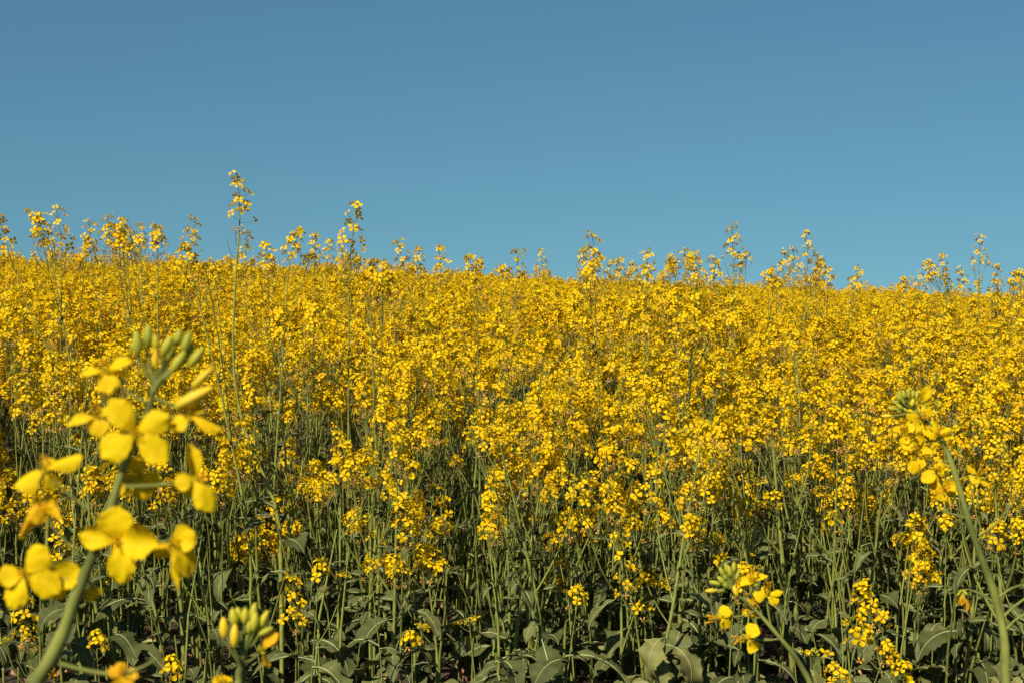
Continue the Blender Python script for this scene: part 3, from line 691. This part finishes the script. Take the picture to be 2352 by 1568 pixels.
A.flower((118, 1340), [(186, 1300, -8, 64, 0), (150, 1372, 6, 40, .05), (100, 1300, 20, 40, .1)], (193, 1320), (0.3, -0.9, 0.3), dz=10, stam=False)
A.flower((224, 958), [(149, 978, -10, 30, .1), (234, 1002, -14, 48, .12), (262, 938, 10, 34, .05), (200, 985, 10, 30, .2)], (330, 968), (-0.3, -0.6, 0.7), var=.12, dz=12, stam_dir=(-.2, -.3, 1))
A.flower((243, 855), [(305, 828, -10, 40, .05), (182, 858, -4, 24, .15), (300, 870, -6, 22, .12), (254, 905, -16, 50, .12)], (340, 925), (-0.1, -0.5, 0.85), var=.1, dz=16, stam_dir=(-.1, -.2, 1))
A.flower((434, 955), [(395, 985, -12, 48, .1), (512, 988, -4, 40, .25), (402, 905, 4, 34, .08), (470, 930, 16, 34, .25)], (340, 950), (0.3, -0.5, 0.8), var=.12, dz=8, stam_dir=(.3, -.3, 1))  # right-hand petals carry their shade as a deeper orange tint
A.flower((447, 1099), [(435, 1016, -4, 36, .15), (399, 1112, -12, 42, .05), (490, 1178, -14, 54, 0), (425, 1140, 12, 34, .1)], (286, 1117), (0.5, -0.8, 0.3), dz=-4, pw=8, stam_dir=(.9, -.3, .3))
A.flower((394, 1246), [(450, 1224, -10, 62, 0), (356, 1278, 6, 36, .3), (436, 1326, 12, 58, .15), (410, 1354, -6, 20, .1)], (240, 1200), (0.5, -0.8, 0.3), dz=0)  # left and lower petals: neighbour's shadow put into the tint
A.flower((320, 1092), [(308, 1048, -4, 42, .05), (370, 1108, 8, 48, .15), (268, 1130, -6, 52, .08), (338, 1150, 4, 48, .1)], (275, 1100), (0.2, -0.9, 0.4), dz=40, var=.12)
A.flower((213, 1342), [(200, 1384, -4, 32, .15), (226, 1370, 6, 26, .15)], (195, 1318), (0.2, -0.9, 0.4), dz=22, var=.15, stam=False)
A.flower((283, 1548), [(246, 1538, -10, 26, .5), (270, 1520, 4, 30, .5), (318, 1552, -4, 34, .5), (282, 1590, -10, 50, .4)], (118, 1518), (0.1, -0.8, 0.6), var=.15, pw=9, label="withered orange blossom at the bottom edge")
A.twig([(283, 1548), (325, 1532), (366, 1508)], 10, 4, .6)
A.done()
# --- the bud cluster at the bottom
B_ = Close("blurred rapeseed bud cluster with plump yellow-green buds and no open flower, bottom left of centre", 0.55,
           [(548, 1640, .55), (548, 1568, .55), (553, 1530, .55), (560, 1493, .55)], [20, 14], (-0.12, 0.62))
for c, ang, ln, wd, var, foot, dz in [
    ((514, 1441), -2, 44, 19, .95, (552, 1525), -16), ((539, 1459), 2, 48, 19, .95, (553, 1528), -24), ((537, 1417), -10, 38, 20, .5, (556, 1500), 6), ((563, 1413), 2, 34, 17, .45, (560, 1495), 12), ((549, 1410), -14, 32, 16, .5, (557, 1500), 18),
    ((583, 1404), 8, 38, 17, .45, (562, 1492), 14), ((585, 1427), 6, 40, 20, .5, (563, 1494), -10), ((606, 1422), 26, 42, 17, .6, (565, 1494), 2), ((611, 1449), 62, 34, 14, .35, (568, 1490), -6), ((572, 1440), 0, 26, 12, .3, (561, 1495), -14), ((596, 1441), 34, 26, 12, .25, (566, 1492), 4)]:
    B_.bud(c, ang, ln, wd, var, foot, dz)
B_.flower((600, 1492), [(640, 1450, 0, 26, .3), (618, 1530, 8, 24, .3)], (560, 1520), (0.5, -0.4, 0.8), var=.3, stam=False, pw=4, label="half-open shaded blossom")  # shade on this blossom is put into the petal colour
B_.flower((511, 1572), [(490, 1555, 0, 26, 0), (512, 1548, -6, 36, 0), (534, 1560, 0, 26, 0)], (548, 1610), (0, -0.8, 0.6), pw=4)
B_.done()
# --- the blossom branch on the right
dC = 0.95
Cc = Close("large rapeseed branch on the right, thick stem curving up to blossoms nodding left", dC,
           [(2316, 1640, dC), (2311, 1568, dC), (2306, 1461, dC), (2284, 1365, dC), (2256, 1284, dC), (2228, 1205, dC), (2206, 1128, dC), (2188, 1071, dC), (2166, 1015, dC), (2140, 978, dC), (2112, 950, dC), (2094, 928, dC)],
           [24, 21, 19, 16, 14, 12, 9, 6], (0.36, 1.02))
for k, (x, y, an, var) in enumerate([(2076, 905, -12, .3), (2087, 902, -4, .25), (2097, 905, 4, .3), (2105, 908, 10, .45), (2064, 913, -35, .2), (2072, 918, -30, .2), (2058, 925, -55, .2), (2075, 928, -48, .25), (2048, 938, -75, .3), (2060, 943, -80, .35),
                              (2078, 941, -60, .5), (2056, 957, -95, .7), (2096, 924, 12, .8), (2036, 955, -90, .9), (2068, 907, -25, .15), (2082, 914, -10, .2), (2067, 934, -50, .2)]):
    Cc.bud((x, y), an, 18 + 4 * (k % 2), 9.5, var, (2100, 938) if y < 930 else (2106, 948), dz=(k % 4) * 5 - 8)
Cc.flower((2113, 958), [(2084, 944, -3, 28, 0), (2132, 934, -3, 32, 0), (2105, 990, -5, 28, 0), (2125, 975, 6, 20, .1)], (2130, 968), (0, -1, 0.3), pw=3)
Cc.flower((2118, 925), [(2128, 888, -3, 26, 0), (2136, 915, 3, 20, .08)], (2120, 955), (0.2, -.9, 0.4), pw=3, stam=False)
Cc.flower((2154, 1003), [(2142, 967, 0, 30, 0), (2183, 984, -4, 20, .05), (2120, 985, -4, 28, 0), (2150, 975, 8, 22, .1)], (2168, 1016), (0.1, -.9, 0.5), pw=4, var=.08)
Cc.flower((2078, 992), [(2098, 975, -6, 24, .05), (2064, 978, 5, 24, .2), (2050, 985, -3, 16, .3)], (2150, 1000), (-0.3, -.7, 0.6), pw=3, var=.12)
Cc.flower((2096, 1002), [(2078, 1030, -9, 36, 0), (2070, 1008, -2, 26, .1), (2122, 1010, 2, 24, .12), (2110, 1035, 10, 34, .2)], (2158, 1013), (-0.2, -1, 0.2), pw=3)
Cc.flower((2106, 1046), [(2140, 1036, -5, 22, .05), (2112, 1076, -6, 30, .05), (2100, 1086, 2, 28, .08), (2090, 1046, 0, 12, .3)], (2180, 1058), (-0.4, -.6, 0.7), pw=3, var=.1)
Cc.flower((2150, 1082), [(2120, 1104, -6, 34, .03), (2168, 1082, -3, 28, .06), (2160, 1056, 5, 26, .12), (2140, 1112, 2, 24, .08)], (2196, 1100), (-0.2, -.8, 0.6), pw=3, var=.1)
Cc.flower((2168, 1122), [(2136, 1118, -3, 24, .45), (2192, 1108, -4, 26, .3), (2154, 1146, -4, 26, .32), (2190, 1134, 4, 18, .1)], (2210, 1148), (0, -1, 0.2), pw=3, var=.05, label="fading blossom with pale orange petals")
Cc.flower((2246, 1092), [(2222, 1068, -3, 15, .12), (2234, 1108, -5, 22, .06), (2272, 1112, 0, 20, .15), (2262, 1118, 3, 10, .35)], (2222, 1185), (0.2, -.6, 0.7), pw=3, var=.15)
Cc.twig([(2225, 1190), (2175, 1176), (2150, 1166)], 5, 3)
Cc.twig([(2290, 1390), (2262, 1368), (2224, 1352)], 7, 3)
Cc.twig([(2288, 1376), (2320, 1352), (2352, 1340)], 7, 3.5)
Cc.twig([(2300, 1420), (2325, 1396), (2356, 1372)], 8, 5); Cc.twig([(2306, 1450), (2330, 1425), (2362, 1405)], 7, 4)
Cc.twig([(2248, 1230), (2290, 1200), (2330, 1150)], 6, 3)
Cc.flower((2210, 1362), [(2196, 1384, 0, 14, .6), (2208, 1388, -2, 12, .6), (2222, 1400, 0, 12, .75)], (2224, 1352), (-.2, -.5, -.6), pw=3, var=.1, stam=False, label="withered orange blossom hanging off a side twig")
Cc.done()
# --- the arching stem at the lower right
dD = 1.0
D_ = Close("rapeseed stem arching up left with bud tip and side blossoms, lower right", dD,
           [(1880, 1640, dD), (1860, 1568, dD), (1845, 1538, dD), (1823, 1502, dD), (1789, 1461, dD), (1754, 1420, dD), (1720, 1386, dD), (1690, 1362, dD), (1676, 1340, dD)], [16, 14, 13, 11, 9, 7, 5], (0.28, 1.06))
for k, (x, y, an, var) in enumerate([(1686, 1301, 0, .35), (1676, 1311, -12, .3), (1663, 1321, -30, .25), (1683, 1328, 0, .6), (1656, 1331, -45, .25), (1642, 1338, -75, .3), (1669, 1304, -12, .25), (1649, 1355, -80, .7), (1632, 1356, -90, .85), (1689, 1356, -20, .95),
                              (1658, 1312, -25, .15), (1670, 1326, -15, .2), (1664, 1340, -35, .2), (1694, 1318, 8, .4)]):
    D_.bud((x, y), an, 22 + 3 * (k % 2), 11, var, (1680, 1348), dz=(k % 4) * 5 - 8)
D_.flower((1730, 1338), [(1700, 1340, -4, 26, .03), (1764, 1322, -3, 16, .02), (1716, 1318, 4, 20, .1), (1736, 1312, 0, 10, .2)], (1752, 1415), (0, -.5, .85), pw=3, var=.05, stam_dir=(0, -.2, 1))
D_.flower((1762, 1366), [(1730, 1366, -4, 30, 0), (1788, 1384, -6, 26, 0), (1798, 1358, 2, 16, .1), (1752, 1345, 6, 16, .2)], (1772, 1440), (0.05, -.75, .6), pw=4, stam_dir=(0, -.3, 1))
D_.flower((1655, 1419), [(1672, 1392, -5, 34, 0), (1674, 1440, -5, 32, 0), (1680, 1400, 8, 22, .1), (1680, 1430, 8, 22, .1)], (1735, 1402), (-0.75, -.65, .1), pw=3, dz=-4, stam_dir=(-1, -.2, 0))
D_.flower((1716, 1466), [(1738, 1434, -5, 36, 0), (1744, 1488, -5, 34, 0), (1728, 1452, 10, 20, .1)], (1792, 1466), (-0.75, -.65, .1), pw=4, dz=-4, stam_dir=(-1, -.2, 0), var=.03)
D_.flower((1722, 1398), [(1716, 1375, 3, 26, .25), (1740, 1398, 6, 30, .2), (1728, 1420, 0, 20, .25), (1706, 1412, 3, 16, .3)], (1750, 1418), (0.2, -.6, .6), pw=3, dz=16, var=.15)
D_.done()
